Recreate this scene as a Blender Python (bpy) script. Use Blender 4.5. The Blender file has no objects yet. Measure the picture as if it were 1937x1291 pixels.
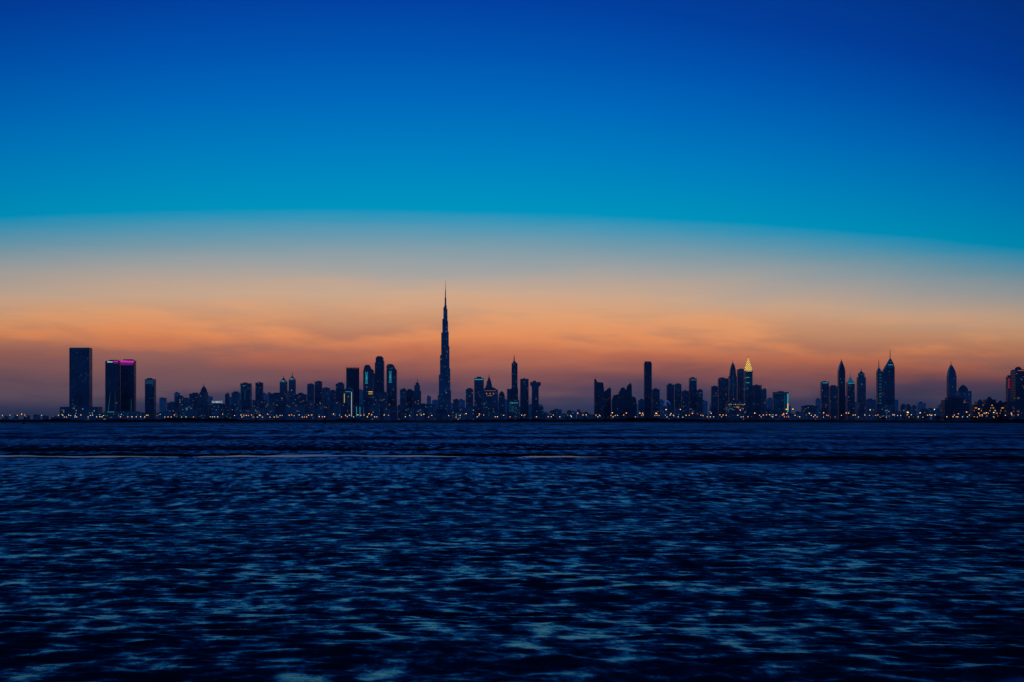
import bpy, math, random
import numpy as np
random.seed(7); rng = np.random.default_rng(5)
S = bpy.context.scene; C = S.collection
S.view_settings.view_transform = 'Standard'; S.view_settings.look = 'None'; S.view_settings.exposure = 0

# ------------------------------------------------------------------ survey
F = 2870.0; CX = 968.5; HY = 793.0; CAMZ = 4.0; GZ = 1.5
def lin(r, g, b, k=1.0):
    f = lambda c: (c/255/12.92 if c/255 <= .04045 else ((c/255+.055)/1.055)**2.4)*k
    return (f(r), f(g), f(b), 1)
def mm(D): return D/F
def X(px, D): return (px-CX)*mm(D)
def Z(py, D): return CAMZ + (HY-py)*mm(D)

cam = bpy.data.objects.new('camera', bpy.data.cameras.new('camera')); C.objects.link(cam)
cam.location = (0, 0, CAMZ); cam.rotation_euler = (math.pi/2, 0, 0)
cam.data.sensor_width = 36; cam.data.lens = F/1937*36; cam.data.shift_y = (HY-645.5)/1937
cam.data.clip_start = .5; cam.data.clip_end = 60000
S.camera = cam

# ------------------------------------------------------------------ node helpers
class NT:
    def __init__(s, tree):
        s.t = tree; s.n = tree.nodes; s.n.clear()
    def new(s, typ, **kw):
        o = s.n.new(typ)
        for k, v in kw.items(): setattr(o, k, v)
        return o
    def link(s, a, b): s.t.links.new(a, b)
    def put(s, sock, v):
        if hasattr(v, 'is_output'): s.link(v, sock)
        else: sock.default_value = v
    def m(s, op, a, b=None, c=None, clamp=False):
        o = s.new('ShaderNodeMath', operation=op, use_clamp=clamp)
        s.put(o.inputs[0], a)
        if b is not None: s.put(o.inputs[1], b)
        if c is not None: s.put(o.inputs[2], c)
        return o.outputs[0]
    def mix(s, f, a, b, bt='MIX'):
        o = s.new('ShaderNodeMix', data_type='RGBA', blend_type=bt)
        s.put(o.inputs[0], f); s.put(o.inputs[6], a); s.put(o.inputs[7], b)
        return o.outputs[2]
    def ramp(s, f, stops, interp='LINEAR'):
        o = s.new('ShaderNodeValToRGB'); cr = o.color_ramp; cr.interpolation = interp
        while len(cr.elements) < len(stops): cr.elements.new(.5)
        for e, (p, c) in zip(cr.elements, stops): e.position = p; e.color = c
        s.put(o.inputs[0], f); return o.outputs[0]
    def rng(s, v, a, b, c=0.0, d=1.0, smooth=True):
        o = s.new('ShaderNodeMapRange', interpolation_type='SMOOTHSTEP' if smooth else 'LINEAR')
        s.put(o.inputs[0], v)
        for i, q in enumerate((a, b, c, d)): o.inputs[i+1].default_value = q
        return o.outputs[0]
    def comb(s, x, y, z):
        o = s.new('ShaderNodeCombineXYZ')
        s.put(o.inputs[0], x); s.put(o.inputs[1], y); s.put(o.inputs[2], z); return o.outputs[0]
    def noise(s, v, scale, detail=3, rough=.5):
        o = s.new('ShaderNodeTexNoise'); s.link(v, o.inputs['Vector'])
        o.inputs['Scale'].default_value = scale; o.inputs['Detail'].default_value = detail; o.inputs['Roughness'].default_value = rough
        return o.outputs[0]

# ------------------------------------------------------------------ world: dusk sky
w = bpy.data.worlds.new('World'); S.world = w; w.use_nodes = True
n = NT(w.node_tree)
tc = n.new('ShaderNodeTexCoord'); sp = n.new('ShaderNodeSeparateXYZ'); n.link(tc.outputs['Generated'], sp.inputs[0])
x, y, z = sp.outputs
r = n.m('MAXIMUM', n.m('SQRT', n.m('ADD', n.m('MULTIPLY', x, x), n.m('MULTIPLY', y, y))), .02)
t = n.m('MAXIMUM', n.m('DIVIDE', z, r), 0.0)
s_ = n.m('DIVIDE', x, r); s2 = n.m('MULTIPLY', s_, s_)
arch = n.m('ADD', n.m('ADD', 388/F, n.m('MULTIPLY', s_, -87/F)), n.m('MULTIPLY', s2, -566/F))
arch = n.m('MAXIMUM', arch, .07)
nz = n.noise(n.comb(n.m('MULTIPLY', s_, 7.0), n.m('MULTIPLY', t, 34.0), 6.4), 1.0, 5, .54)
nz2 = n.noise(n.comb(n.m('MULTIPLY', s_, 16.0), n.m('MULTIPLY', t, 160.0), 8.7), 1.0, 3, .5)
nz3 = n.noise(n.comb(n.m('MULTIPLY_ADD', t, 30.0, n.m('MULTIPLY', s_, 14.0)), n.m('MULTIPLY', t, 75.0), 2.2), 1.0, 4, .56)
u = n.m('DIVIDE', t, arch)
uw = n.m('ADD', u, n.m('MULTIPLY', n.m('SUBTRACT', nz, .5), n.rng(u, .95, .5, 0, .22)))
uw = n.m('ADD', uw, n.m('MULTIPLY', n.m('SUBTRACT', nz2, .5), n.rng(u, 1.3, .9, .0, .03)))
uw = n.m('ADD', uw, n.m('MULTIPLY', n.m('SUBTRACT', nz3, .5), n.rng(u, .8, .4, .0, .06)))
# haze stands a little higher towards both sides
uw = n.m('SUBTRACT', uw, n.m('MULTIPLY', n.m('MINIMUM', s2, .12), n.rng(u, .6, .2, 0, .5)))
stops = [(0, (40, 50, 80)), (.06, (56, 58, 88)), (.13, (86, 67, 88)), (.21, (132, 82, 83)), (.30, (188, 110, 83)), (.39, (226, 142, 93)), (.50, (224, 160, 115)),
         (.61, (202, 168, 142)), (.73, (164, 163, 161)), (.86, (114, 155, 172)), (.955, (62, 150, 184)), (1.015, (0, 147, 190)), (1.27, (0, 127, 192)),
         (1.53, (0, 105, 187)), (1.78, (0, 84, 176)), (2.04, (2, 64, 160)), (2.8, (4, 42, 120)), (4, (4, 26, 80))]
col = n.ramp(n.m('DIVIDE', uw, 4.0, clamp=True), [(p/4, lin(*c)) for p, c in stops])
nb = n.m('ADD', n.m('ADD', n.m('MULTIPLY', nz, .68), n.m('MULTIPLY', nz3, .32)), n.m('MULTIPLY', s_, -.14))
bank = n.m('MULTIPLY', n.rng(nb, .45, .61), n.m('MULTIPLY', n.rng(u, .04, .13), n.rng(u, .64, .26)))
col = n.mix(n.m('MULTIPLY', bank, .64), col, lin(106, 84, 94))
fall = n.m('ADD', n.m('ADD', 1.0, n.m('MULTIPLY', s_, -.13)), n.m('MULTIPLY', s2, -1.5))
fall = n.m('MAXIMUM', fall, .35)
col = n.mix(1.0, col, n.comb(fall, fall, fall), 'MULTIPLY')
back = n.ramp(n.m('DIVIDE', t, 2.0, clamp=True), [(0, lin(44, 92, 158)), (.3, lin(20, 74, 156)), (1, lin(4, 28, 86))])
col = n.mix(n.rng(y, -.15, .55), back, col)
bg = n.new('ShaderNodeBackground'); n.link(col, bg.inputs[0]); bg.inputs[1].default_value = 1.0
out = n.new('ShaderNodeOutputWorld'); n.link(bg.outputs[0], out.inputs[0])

# ------------------------------------------------------------------ materials
M = {}
def mat(name, base, rough=.6, spec=.3, emit=None, es=0, var=.25, vs=.2):
    m = bpy.data.materials.new(name); m.use_nodes = True; n = NT(m.node_tree)
    p = n.new('ShaderNodeBsdfPrincipled'); o = n.new('ShaderNodeOutputMaterial'); n.link(p.outputs[0], o.inputs[0])
    tc = n.new('ShaderNodeTexCoord'); f = n.noise(tc.outputs['Object'], vs, 3)
    b = base; lo = tuple(c*(1-var) for c in b[:3])+(1,); hi = tuple(c*(1+var) for c in b[:3])+(1,)
    n.link(n.mix(f, lo, hi), p.inputs['Base Color'])
    p.inputs['Roughness'].default_value = rough; p.inputs['Specular IOR Level'].default_value = spec
    if emit:
        p.inputs['Emission Color'].default_value = emit; p.inputs['Emission Strength'].default_value = es
        m.cycles.emission_sampling = 'NONE'
    M[name] = m; return m
def facade(name, glass, span, cw, ch, frac, cols, es, rough=.25):
    m = bpy.data.materials.new(name); m.use_nodes = True; n = NT(m.node_tree)
    p = n.new('ShaderNodeBsdfPrincipled'); o = n.new('ShaderNodeOutputMaterial'); n.link(p.outputs[0], o.inputs[0])
    tc = n.new('ShaderNodeTexCoord'); sp = n.new('ShaderNodeSeparateXYZ'); n.link(tc.outputs['Object'], sp.inputs[0])
    oi = n.new('ShaderNodeObjectInfo')
    uu = n.m('DIVIDE', n.m('ADD', sp.outputs[0], n.m('MULTIPLY', sp.outputs[1], .93)), cw); vv = n.m('DIVIDE', sp.outputs[2], ch)
    fu, fv = n.m('FRACT', uu), n.m('FRACT', vv)
    mask = n.m('MULTIPLY', n.m('MULTIPLY', n.m('GREATER_THAN', fu, .14), n.m('LESS_THAN', fu, .86)), n.m('MULTIPLY', n.m('GREATER_THAN', fv, .22), n.m('LESS_THAN', fv, .85)))
    cell = n.comb(n.m('FLOOR', uu), n.m('FLOOR', vv), n.m('MULTIPLY', oi.outputs['Random'], 91.0))
    wn = n.new('ShaderNodeTexWhiteNoise', noise_dimensions='3D'); n.link(cell, wn.inputs['Vector'])
    patch = n.noise(n.comb(n.m('MULTIPLY', uu, .12), n.m('MULTIPLY', vv, .2), n.m('MULTIPLY', oi.outputs['Random'], 37.0)), 1.0, 2)
    lit = n.m('MULTIPLY', n.m('GREATER_THAN', wn.outputs['Value'], 1-frac), n.rng(patch, .42, .6))
    sepc = n.new('ShaderNodeSeparateXYZ'); n.link(wn.outputs['Color'], sepc.inputs[0])
    cc = n.ramp(sepc.outputs[0], [(i/len(cols), c) for i, c in enumerate(cols)], 'CONSTANT')
    big = n.noise(tc.outputs['Object'], .03, 3)
    tone = n.mix(mask, span, glass)
    n.link(n.mix(1.0, tone, n.ramp(big, [(.3, (.6, .6, .6, 1)), (.7, (1.3, 1.3, 1.3, 1))]), 'MULTIPLY'), p.inputs['Base Color'])
    n.put(p.inputs['Roughness'], n.m('MULTIPLY_ADD', mask, rough-.6, .6))
    n.link(cc, p.inputs['Emission Color'])
    n.put(p.inputs['Emission Strength'], n.m('MULTIPLY', n.m('MULTIPLY', lit, mask), n.m('MULTIPLY', sepc.outputs[1], es)))
    m.cycles.emission_sampling = 'NONE'; M[name] = m
cy, wm, wh = lin(60, 170, 200), lin(255, 200, 110), lin(200, 225, 220)
facade('glass', (.065, .10, .15, 1), (.12, .14, .19, 1), 5.5, 4, .05, [cy, cy, cy, wm], .16)
facade('glass_dark', (.05, .07, .11, 1), (.08, .10, .14, 1), 5, 4, .04, [cy, wm], .1)
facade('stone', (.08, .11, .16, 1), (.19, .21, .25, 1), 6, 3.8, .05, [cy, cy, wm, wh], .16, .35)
facade('haze_tinted_stone', (.14, .16, .21, 1), (.27, .28, .33, 1), 6, 3.8, .06, [cy, wm, wm, wh], .25, .45)  # aerial haze painted in as a paler base colour
facade('deep_haze_tinted_stone', (.25, .27, .34, 1), (.38, .40, .47, 1), 7, 4, .03, [cy, wm], .15, .6)  # thickest distance haze, put into the palest base colour
facade('grid', (.03, .06, .10, 1), (.12, .16, .22, 1), 4.5, 4, .18, [cy, cy, lin(60, 110, 200)], .16)
facade('busy', (.065, .10, .15, 1), (.14, .17, .22, 1), 5, 4, .12, [wm, cy, cy, wh], .32)
facade('tall_glass', (.09, .14, .21, 1), (.20, .25, .32, 1), 14, 11, .13, [cy, cy, lin(90, 150, 200), wh], .2)
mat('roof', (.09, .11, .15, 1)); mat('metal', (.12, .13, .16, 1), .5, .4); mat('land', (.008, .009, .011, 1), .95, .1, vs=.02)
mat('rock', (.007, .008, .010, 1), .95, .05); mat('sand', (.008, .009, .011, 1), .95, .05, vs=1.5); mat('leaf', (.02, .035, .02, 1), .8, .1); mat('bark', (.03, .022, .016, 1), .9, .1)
EM = dict(cyan=(lin(60, 190, 215), .5), teal=(lin(30, 120, 145), .3), white=(lin(200, 235, 245), .6), warm=(lin(255, 190, 90), .65), orange=(lin(255, 145, 55), .55), gold=(lin(255, 212, 90), .7),
          pink=(lin(225, 50, 195), .7), pink_spill=(lin(190, 45, 180), .2), red=(lin(255, 45, 60), .5), blue=(lin(40, 110, 235), .4), dim=(lin(50, 105, 140), .17), green=(lin(110, 215, 190), .5))
for k, (c, e) in EM.items(): mat(k+'_light', (.08, .11, .14, 1), .5, .2, c, e, .1)
for k, c, e in (('warm', lin(255, 195, 105), 3.0), ('orange', lin(255, 150, 60), 3.0), ('cyan', lin(110, 215, 225), 1.6), ('white', lin(230, 235, 220), 2.0)): mat(k+'_lamp', (.5, .5, .5, 1), .5, .2, c, e, .1)
def lattice():
    m = bpy.data.materials.new('gold_lattice'); m.use_nodes = True; n = NT(m.node_tree)
    p = n.new('ShaderNodeBsdfPrincipled'); o = n.new('ShaderNodeOutputMaterial'); n.link(p.outputs[0], o.inputs[0])
    tc = n.new('ShaderNodeTexCoord'); sp = n.new('ShaderNodeSeparateXYZ'); n.link(tc.outputs['Object'], sp.inputs[0])
    a = n.m('GREATER_THAN', n.m('FRACT', n.m('DIVIDE', n.m('ADD', sp.outputs[2], sp.outputs[0]), 9)), .42)
    b = n.m('GREATER_THAN', n.m('FRACT', n.m('DIVIDE', n.m('SUBTRACT', sp.outputs[2], sp.outputs[0]), 9)), .42)
    p.inputs['Base Color'].default_value = (.3, .2, .06, 1); p.inputs['Emission Color'].default_value = lin(255, 205, 100)
    n.put(p.inputs['Emission Strength'], n.m('MULTIPLY_ADD', n.m('MULTIPLY', a, b), 1.2, .18)); m.cycles.emission_sampling = 'NONE'; M['gold_lattice'] = m
lattice()
def sea_mat():
    m = bpy.data.materials.new('sea_water'); m.use_nodes = True; n = NT(m.node_tree)
    o = n.new('ShaderNodeOutputMaterial'); tc = n.new('ShaderNodeTexCoord'); v = tc.outputs['Object']
    sp = n.new('ShaderNodeSeparateXYZ'); n.link(v, sp.inputs[0]); xx, yy = sp.outputs[0], sp.outputs[1]
    far = n.rng(yy, 40, 180)
    # ripples too fine for the mesh: slope of the ripple field, broken into soft patches; coarser groups are what is left of it far out
    def pat(a, b, zz, ro=.62): return n.noise(n.comb(n.m('MULTIPLY_ADD', yy, .1*a, n.m('MULTIPLY', xx, a)), n.m('MULTIPLY', yy, b), zz), 1.0, 5, ro)
    p0, p1, p2, p3 = pat(1.25, .78, 1., .66), pat(1.1, .34, 3., .65), pat(.9, .14, 0., .65), pat(.26, .018, 5., .68)
    def lerp(a, b, f): return n.m('ADD', n.m('MULTIPLY', a, n.m('SUBTRACT', 1.0, f)), n.m('MULTIPLY', b, f))
    pp = lerp(lerp(lerp(p0, p1, n.rng(yy, 40, 85)), p2, n.rng(yy, 85, 170)), p3, n.rng(yy, 240, 420))
    big = n.noise(n.comb(n.m('MULTIPLY', xx, .3), n.m('MULTIPLY', yy, .16), 9.), 1.0, 3, .55)   # gusts
    swell = n.noise(n.comb(n.m('MULTIPLY', xx, .012), n.m('MULTIPLY', yy, .02), 4.), 1.0, 3, .55)   # long swell bands
    dev = n.m('ADD', n.m('SUBTRACT', pp, .5), n.m('ADD', n.m('MULTIPLY', n.m('SUBTRACT', big, .5), .34), n.m('MULTIPLY', n.m('SUBTRACT', swell, .5), n.m('MULTIPLY', far, .6))))
    tilt = n.m('MULTIPLY_ADD', dev, n.m('MULTIPLY_ADD', far, -.7, -1.2), n.m('MULTIPLY_ADD', far, -.03, -.12))
    add = n.new('ShaderNodeVectorMath', operation='ADD'); h = n.noise(n.comb(xx, n.m('MULTIPLY', yy, .9), 0.0), 3.0, 3, .55)
    b = n.new('ShaderNodeBump'); b.inputs['Strength'].default_value = .4; b.inputs['Distance'].default_value = .05
    n.link(h, b.inputs['Height']); n.link(b.outputs[0], add.inputs[0]); n.link(n.comb(0.0, tilt, 0.0), add.inputs[1])
    nm = n.new('ShaderNodeVectorMath', operation='NORMALIZE'); n.link(add.outputs[0], nm.inputs[0]); N_ = nm.outputs[0]
    fr = n.new('ShaderNodeFresnel'); fr.inputs['IOR'].default_value = 1.31; n.link(N_, fr.inputs['Normal'])
    gl = n.new('ShaderNodeBsdfGlossy'); n.link(n.mix(far, (.23, .86, .86, 1), (.20, .68, .86, 1)), gl.inputs['Color']); n.put(gl.inputs['Roughness'], n.m('MULTIPLY_ADD', far, .14, .26)); n.link(N_, gl.inputs['Normal'])
    df = n.new('ShaderNodeBsdfDiffuse'); df.inputs['Color'].default_value = (.0006, .004, .009, 1)
    mx = n.new('ShaderNodeMixShader'); n.link(fr.outputs[0], mx.inputs[0]); n.link(df.outputs[0], mx.inputs[1]); n.link(gl.outputs[0], mx.inputs[2]); n.link(mx.outputs[0], o.inputs[0])
    M['sea_water'] = m
sea_mat()
mat('foam', (.17, .14, .13, 1), .26, .3, vs=.8, var=.6)

# ------------------------------------------------------------------ mesh helpers
class MB:
    def __init__(s): s.v = []; s.f = []; s.mi = []; s.cur = 0
    def add(s, vs, fs):
        k = len(s.v); s.v += [tuple(q) for q in vs]
        for f in fs: s.f.append([i+k for i in f]); s.mi.append(s.cur)
        return s
    def box(s, x0, x1, y0, y1, z0, z1):
        return s.add([(x0, y0, z0), (x1, y0, z0), (x1, y1, z0), (x0, y1, z0), (x0, y0, z1), (x1, y0, z1), (x1, y1, z1), (x0, y1, z1)],
                     [(0, 3, 2, 1), (4, 5, 6, 7), (0, 1, 5, 4), (1, 2, 6, 5), (2, 3, 7, 6), (3, 0, 4, 7)])
    def prism(s, pts, y0, y1):
        k = len(pts)
        return s.add([(a, y0, b) for a, b in pts]+[(a, y1, b) for a, b in pts],
                     [list(range(k)), list(range(2*k-1, k-1, -1))]+[(i, i+k, (i+1) % k+k, (i+1) % k) for i in range(k)])
    def loft(s, rings, sides=16, cx=0, cy=0, ph=0, ky=1.0):
        vs = []; fs = []
        for zz, rr in rings:
            for i in range(sides):
                a = ph+2*math.pi*i/sides; vs.append((cx+rr*math.cos(a), cy+rr*ky*math.sin(a), zz))
        for j in range(len(rings)-1):
            for i in range(sides):
                i2 = (i+1) % sides; fs.append((j*sides+i, j*sides+i2, (j+1)*sides+i2, (j+1)*sides+i))
        fs.append(list(range(sides-1, -1, -1))); fs.append([(len(rings)-1)*sides+i for i in range(sides)])
        return s.add(vs, fs)
    def mesh(s, name, mats):
        me = bpy.data.meshes.new(name); me.from_pydata(s.v, [], s.f)
        for q in (mats if isinstance(mats, (list, tuple)) else [mats]): me.materials.append(M[q])
        me.polygons.foreach_set('material_index', s.mi); me.update(); return me
    def build(s, name, mats, parent=None):
        o = bpy.data.objects.new(name, s.mesh(name, mats)); C.objects.link(o); o.parent = parent; return o
def tag(o, label=None, cat=None, group=None, kind=None):
    for k, v in (('label', label), ('category', cat), ('group', group), ('kind', kind)):
        if v: o[k] = v
    return o
def empty(name, loc, label, cat, group=None):
    o = bpy.data.objects.new(name, None); C.objects.link(o); o.location = loc; o.empty_display_size = 5
    return tag(o, label, cat, group)
pane = {k: MB().box(-.5, .5, -.5, .5, -.5, .5).mesh('lit_window', k+'_light') for k in EM}

# ------------------------------------------------------------------ buildings
ALL = []
class T:
    """one building: bearings (x) and levels (y) read off the survey, D its distance"""
    def __init__(s, name, label, D, x0, x1, cat='tower', depth=None, group=None):
        s.D = D; s.m = mm(D); s.cx = (x0+x1)/2; s.x0 = x0; s.x1 = x1
        s.d = (depth if depth else max(.55*(x1-x0), min(1.0*(x1-x0), 14)))*s.m
        s.o = empty(name, (X(s.cx, D), D+s.d/2, GZ), label, cat, group); ALL.append(s.o)
    def lx(s, px): return (px-s.cx)*s.m
    def lz(s, py): return max(-1.0, CAMZ-GZ+(HY-py)*s.m)
    def body(s, pts, mt='glass', name='facade', dy=(0, 0)):
        pts = [(s.lx(a), s.lz(b)) for a, b in pts]
        A = sum(p[0]*q[1]-q[0]*p[1] for p, q in zip(pts, pts[1:]+pts[:1]))
        if A < 0: pts = pts[::-1]
        return MB().prism(pts, -s.d/2+dy[0]*s.m, s.d/2-dy[1]*s.m).build(name, mt, s.o)
    def rect(s, x0, x1, top, mt='glass', name='facade', base=800, dy=(0, 0)):
        return s.body([(x0, base), (x0, top), (x1, top), (x1, base)], mt, name, dy)
    def plant(s, x0, x1, y0, y1):
        return MB().box(s.lx(x0), s.lx(x1), -s.d*.3, s.d*.3, s.lz(y0), s.lz(y1)).build('rooftop_plant', 'roof', s.o)
    def spire(s, px, y0, y1, w=.7):
        z0, z1 = s.lz(y0), s.lz(y1)
        return MB().loft([(z0, w*s.m), (z0+(z1-z0)*.55, w*.7*s.m), (z1, .25*s.m)], 8, s.lx(px)).build('spire', 'metal', s.o)
    def loft(s, px, rings, mt='glass', name='crown', sides=16, ph=0):
        return MB().loft([(s.lz(a), b*s.m) for a, b in rings], sides, s.lx(px), 0, ph).build(name, mt, s.o)
    def pyr(s, px, y0, y1, w, mt='roof', name='crown'):
        return s.loft(px, [(y0, w*1.41), (y1, .1)], mt, name, 4, math.pi/4)
    def strip(s, x0, x1, y0, y1, c='cyan', name='light_strip', off=.9):
        return MB().box(s.lx(x0), s.lx(x1), -s.d/2-off*s.m*.6-.2, -s.d/2-.15, s.lz(y1), s.lz(y0)).build(name, c+'_light', s.o)
    def lit(s, k, x0, x1, y0, y1, cols=('cyan', 'teal', 'warm', 'dim'), w=1.0, h=.85):
        for i in range(max(1, int(k*.6))):
            c = random.choice(cols); o = bpy.data.objects.new('lit_window', pane[c]); C.objects.link(o); o.parent = s.o
            o.location = (s.lx(random.uniform(x0+1, x1-1)), -s.d/2-.25*s.m, s.lz(random.uniform(y0, y1)))
            o.scale = (w*s.m*random.uniform(.6, 1.2), .3*s.m, h*s.m*random.uniform(.7, 1.2))
    def text(s, txt, px, py, cap, c='cyan', rot=0):
        cu = bpy.data.curves.new('t', 'FONT'); cu.body = txt; cu.size = cap*s.m/.7; cu.align_x = 'CENTER'; cu.align_y = 'CENTER'; cu.extrude = .2; cu.offset = .02*cap*s.m
        ob = bpy.data.objects.new('t', cu); C.objects.link(ob); dg = bpy.context.evaluated_depsgraph_get()
        me = bpy.data.meshes.new_from_object(ob.evaluated_get(dg)); bpy.data.objects.remove(ob)
        me.materials.clear(); me.materials.append(M[c+'_light'])
        o = bpy.data.objects.new('sign_lettering', me); C.objects.link(o); o.parent = s.o
        o.location = (s.lx(px), -s.d/2-.4*s.m, s.lz(py)); o.rotation_euler = (math.pi/2, -rot, 0); return o
def flat(name, label, D, x0, x1, top, mt='glass', lit=5, plant=True, cat='tower', cols=('cyan', 'teal', 'dim', 'dim', 'teal', 'warm'), depth=None, group=None):
    b = T(name, label, D, x0, x1, cat, depth, group)
    b.rect(x0, x1, top, mt)
    if plant:
        a = random.uniform(.15, .4); q = random.uniform(.6, .88); W = x1-x0
        b.plant(x0+W*a, x0+W*q, top+.3, top-random.uniform(1.2, 2.6))
    if lit: b.lit(lit, x0, x1, top+4, 786, cols)
    return b

# --- left: creekside towers (near)
b = T('apartment_tower', 'tallest broad slab tower at far left with flat top', 3200, 131, 169)
b.body([(131, 800), (131, 660), (132, 658), (168, 658), (169, 660), (169, 800)], 'grid')
for q in range(9): b.strip(136+q*3.4, 137.2+q*3.4, 660, 661.5, 'dim', 'crown_light')
MB().box(b.lx(115), b.lx(187), -b.d*.8, b.d*.7, -1, b.lz(770)).build('podium', 'stone', b.o)
b.lit(14, 134, 166, 672, 760, ('dim', 'dim', 'teal'), 1.1)
for i in range(9):
    o = bpy.data.objects.new('lit_window', pane[random.choice(['cyan', 'white', 'warm'])]); C.objects.link(o); o.parent = b.o
    o.location = (b.lx(random.uniform(117, 185)), -b.d*.8-.3, b.lz(random.uniform(773, 785))); o.scale = (1.3*b.m, .4, 1*b.m)
b = T('hotel_tower', 'left twin tower with bright white roof sign and curved light line', 3000, 199, 224)
b.body([(199, 800), (199, 684), (200, 683), (224, 682.5), (224, 800)], 'glass_dark'); b.plant(206, 222, 682.8, 681)
b.strip(203, 213, 684.2, 686, 'white', 'roof_sign'); b.strip(215, 223.5, 683, 684.6, 'pink', 'crown_light'); b.strip(215, 223.5, 685, 688, 'pink_spill', 'crown_light')  # last strip is magenta light spilling down the wall, painted as a dim glow
b.strip(217.6, 218.2, 740, 778, 'dim')
o = b.body([(204, 778), (206, 764), (208.3, 745), (208.8, 745), (207, 764), (205.4, 778)], 'teal_light', 'light_strip', (-.5, 0))
b.lit(14, 200, 224, 695, 775, ('dim', 'teal')); 
b = T('hotel_tower', 'right twin tower with magenta lit crown', 3050, 227.8, 254)
b.body([(227.8, 800), (227.8, 682), (253, 682), (254, 683), (254, 800)], 'glass_dark'); b.plant(232, 250, 682.3, 680)
b.strip(228.2, 240, 682.2, 686, 'pink', 'crown_light'); b.strip(240.4, 253, 682.8, 686.4, 'pink', 'crown_light'); b.strip(228.6, 252, 686.8, 691, 'pink_spill', 'crown_light')  # lowest strip paints the crown's magenta spill on the facade, no lamp there
b.strip(248, 248.6, 755, 779, 'teal')
b.lit(14, 229, 251, 695, 775, ('dim', 'teal'))
b = T('podium_building', 'long low lit podium in front of the twin towers', 2900, 186, 266, 'building', 10)
b.rect(186, 266, 781, 'stone'); b.rect(197, 258, 778.5, 'stone', 'upper_storey', 782, (2, 2))
b.strip(188, 264, 781.6, 782.1, 'dim'); b.strip(203, 216, 779.2, 780, 'cyan'); b.lit(18, 188, 264, 784, 789, ('cyan', 'white', 'green', 'warm'))
b = flat('apartment_tower', 'slim square tower with pale lit top floors right of the twin towers', 3500, 274, 292, 717.5, 'grid', 6)
b.strip(275.5, 290.5, 719, 727, 'dim', 'top_floor_glazing')

# --- left centre low skyline
A = lambda *a, **k: flat(*a, **k)
A('office_block', 'low block with small roof hut left of the stepped low group', 5200, 316, 329, 762, 'haze_tinted_stone', 4, cat='building')
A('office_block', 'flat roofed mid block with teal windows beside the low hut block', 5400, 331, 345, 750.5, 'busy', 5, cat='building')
A('office_block', 'narrow plain block between two taller low blocks left of the domed tower', 5550, 345.5, 357, 754, 'haze_tinted_stone', 3, cat='building')
A('office_block', 'wide low block immediately left of the small domed tower', 5300, 358, 375, 745, 'glass', 6, cat='building')
b = T('domed_tower', 'small tower with pointed dome and needle left of the cyan name sign', 5600, 377.5, 391); b.rect(377.5, 391, 742, 'stone')
b.loft(384.3, [(742.3, 6.4), (738, 5.6), (734, 3.6), (731, 1.2)], 'roof', 'dome'); b.spire(384.3, 731.5, 725.5); b.lit(4, 378, 390, 746, 785)
A('office_block', 'very narrow low block left of the cyan name sign', 5150, 392, 396, 756, 'haze_tinted_stone', 1, False, 'building')
b = flat('office_block', 'low block carrying a glowing cyan name sign on its roof', 5000, 396, 425, 764, 'busy', 8, False, 'building')
b.text('DAMAC', 411, 761, 4.0, 'white'); MB().box(b.lx(401), b.lx(421), -b.d/2+.3, -b.d/2+1.5, b.lz(764.3), b.lz(763)).build('sign_frame', 'metal', b.o)
A('apartment_tower', 'thin tower just right of the cyan name sign', 5500, 425.5, 433, 746, 'glass', 3)
A('apartment_tower', 'plain dark tower left of the one with cyan corner lines', 5700, 438, 453, 743, 'haze_tinted_stone', 5)
b = flat('apartment_tower', 'tower with two cyan corner light lines left of centre skyline', 5900, 454.5, 474, 725.5, 'glass', 6)
b.strip(455, 455.8, 730, 758, 'teal'); b.strip(463, 463.7, 738, 756, 'teal'); b.strip(458, 466, 729, 730.3, 'teal')
A('apartment_tower', 'flat topped dark tower standing alone right of the cyan cornered tower', 6200, 483, 496, 724, 'glass', 4)
A('office_block', 'low block below the lone dark flat topped tower', 5400, 478, 506, 757, 'busy', 7, cat='building')
A('office_block', 'broad dark block in front of the capped twin spires', 5100, 509, 543, 744.5, 'glass', 9, cat='building')
for xa, xb, yb, yt, ys, lb in ((529, 542, 722, 714, 711, 'left capped tower of the pair with cyan lit pointed roof'), (546, 558, 718, 711, 704, 'right capped tower of the pair with taller needle and lit roof')):
    b = T('spired_tower', lb, 6800, xa, xb); b.rect(xa, xb, yb, 'stone'); c = (xa+xb)/2
    b.rect(xa+2, xb-2, yb-2, 'stone', 'upper_tier', yb+.5, (2, 2)); b.pyr(c, yb-1.8, yt, 4); b.spire(c, yt+1, ys)
    b.strip(xa+1, xb-1, yb+.6, yb+1.8, 'teal'); b.strip(c-2.5, c+2.5, yb-1.6, yb-.4, 'green'); b.lit(4, xa, xb, yb+6, 780)
A('office_block', 'dark block right of the broad dark block', 5300, 558, 579, 746, 'glass', 6, cat='building')
A('apartment_tower', 'slim tower with raised roof right of the capped pair', 7000, 581, 593, 727, 'stone', 4)
A('apartment_tower', 'taller slim tower second after the capped pair', 7150, 595, 608, 722, 'glass', 5)
A('apartment_tower', 'shorter tower third after the capped pair', 7050, 609.5, 623, 734, 'haze_tinted_stone', 4)
A('apartment_tower', 'low tower fourth after the capped pair', 6700, 624, 634, 740, 'glass', 3)
b = flat('apartment_tower', 'tower with cyan edge left of the tall ridged slab', 7300, 635, 650, 726, 'glass', 5); b.strip(649, 649.8, 742, 772, 'teal')
b = T('office_tower', 'tall dark slab with ridged fins left of the slanted tower cluster', 7600, 655, 678)
b.rect(655, 678, 698, 'glass_dark')
for q in range(6): b.rect(655+q*4.2, 657+q*4.2, 695.5, 'roof', 'facade_fin', 800, (-.6, -.6))
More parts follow.
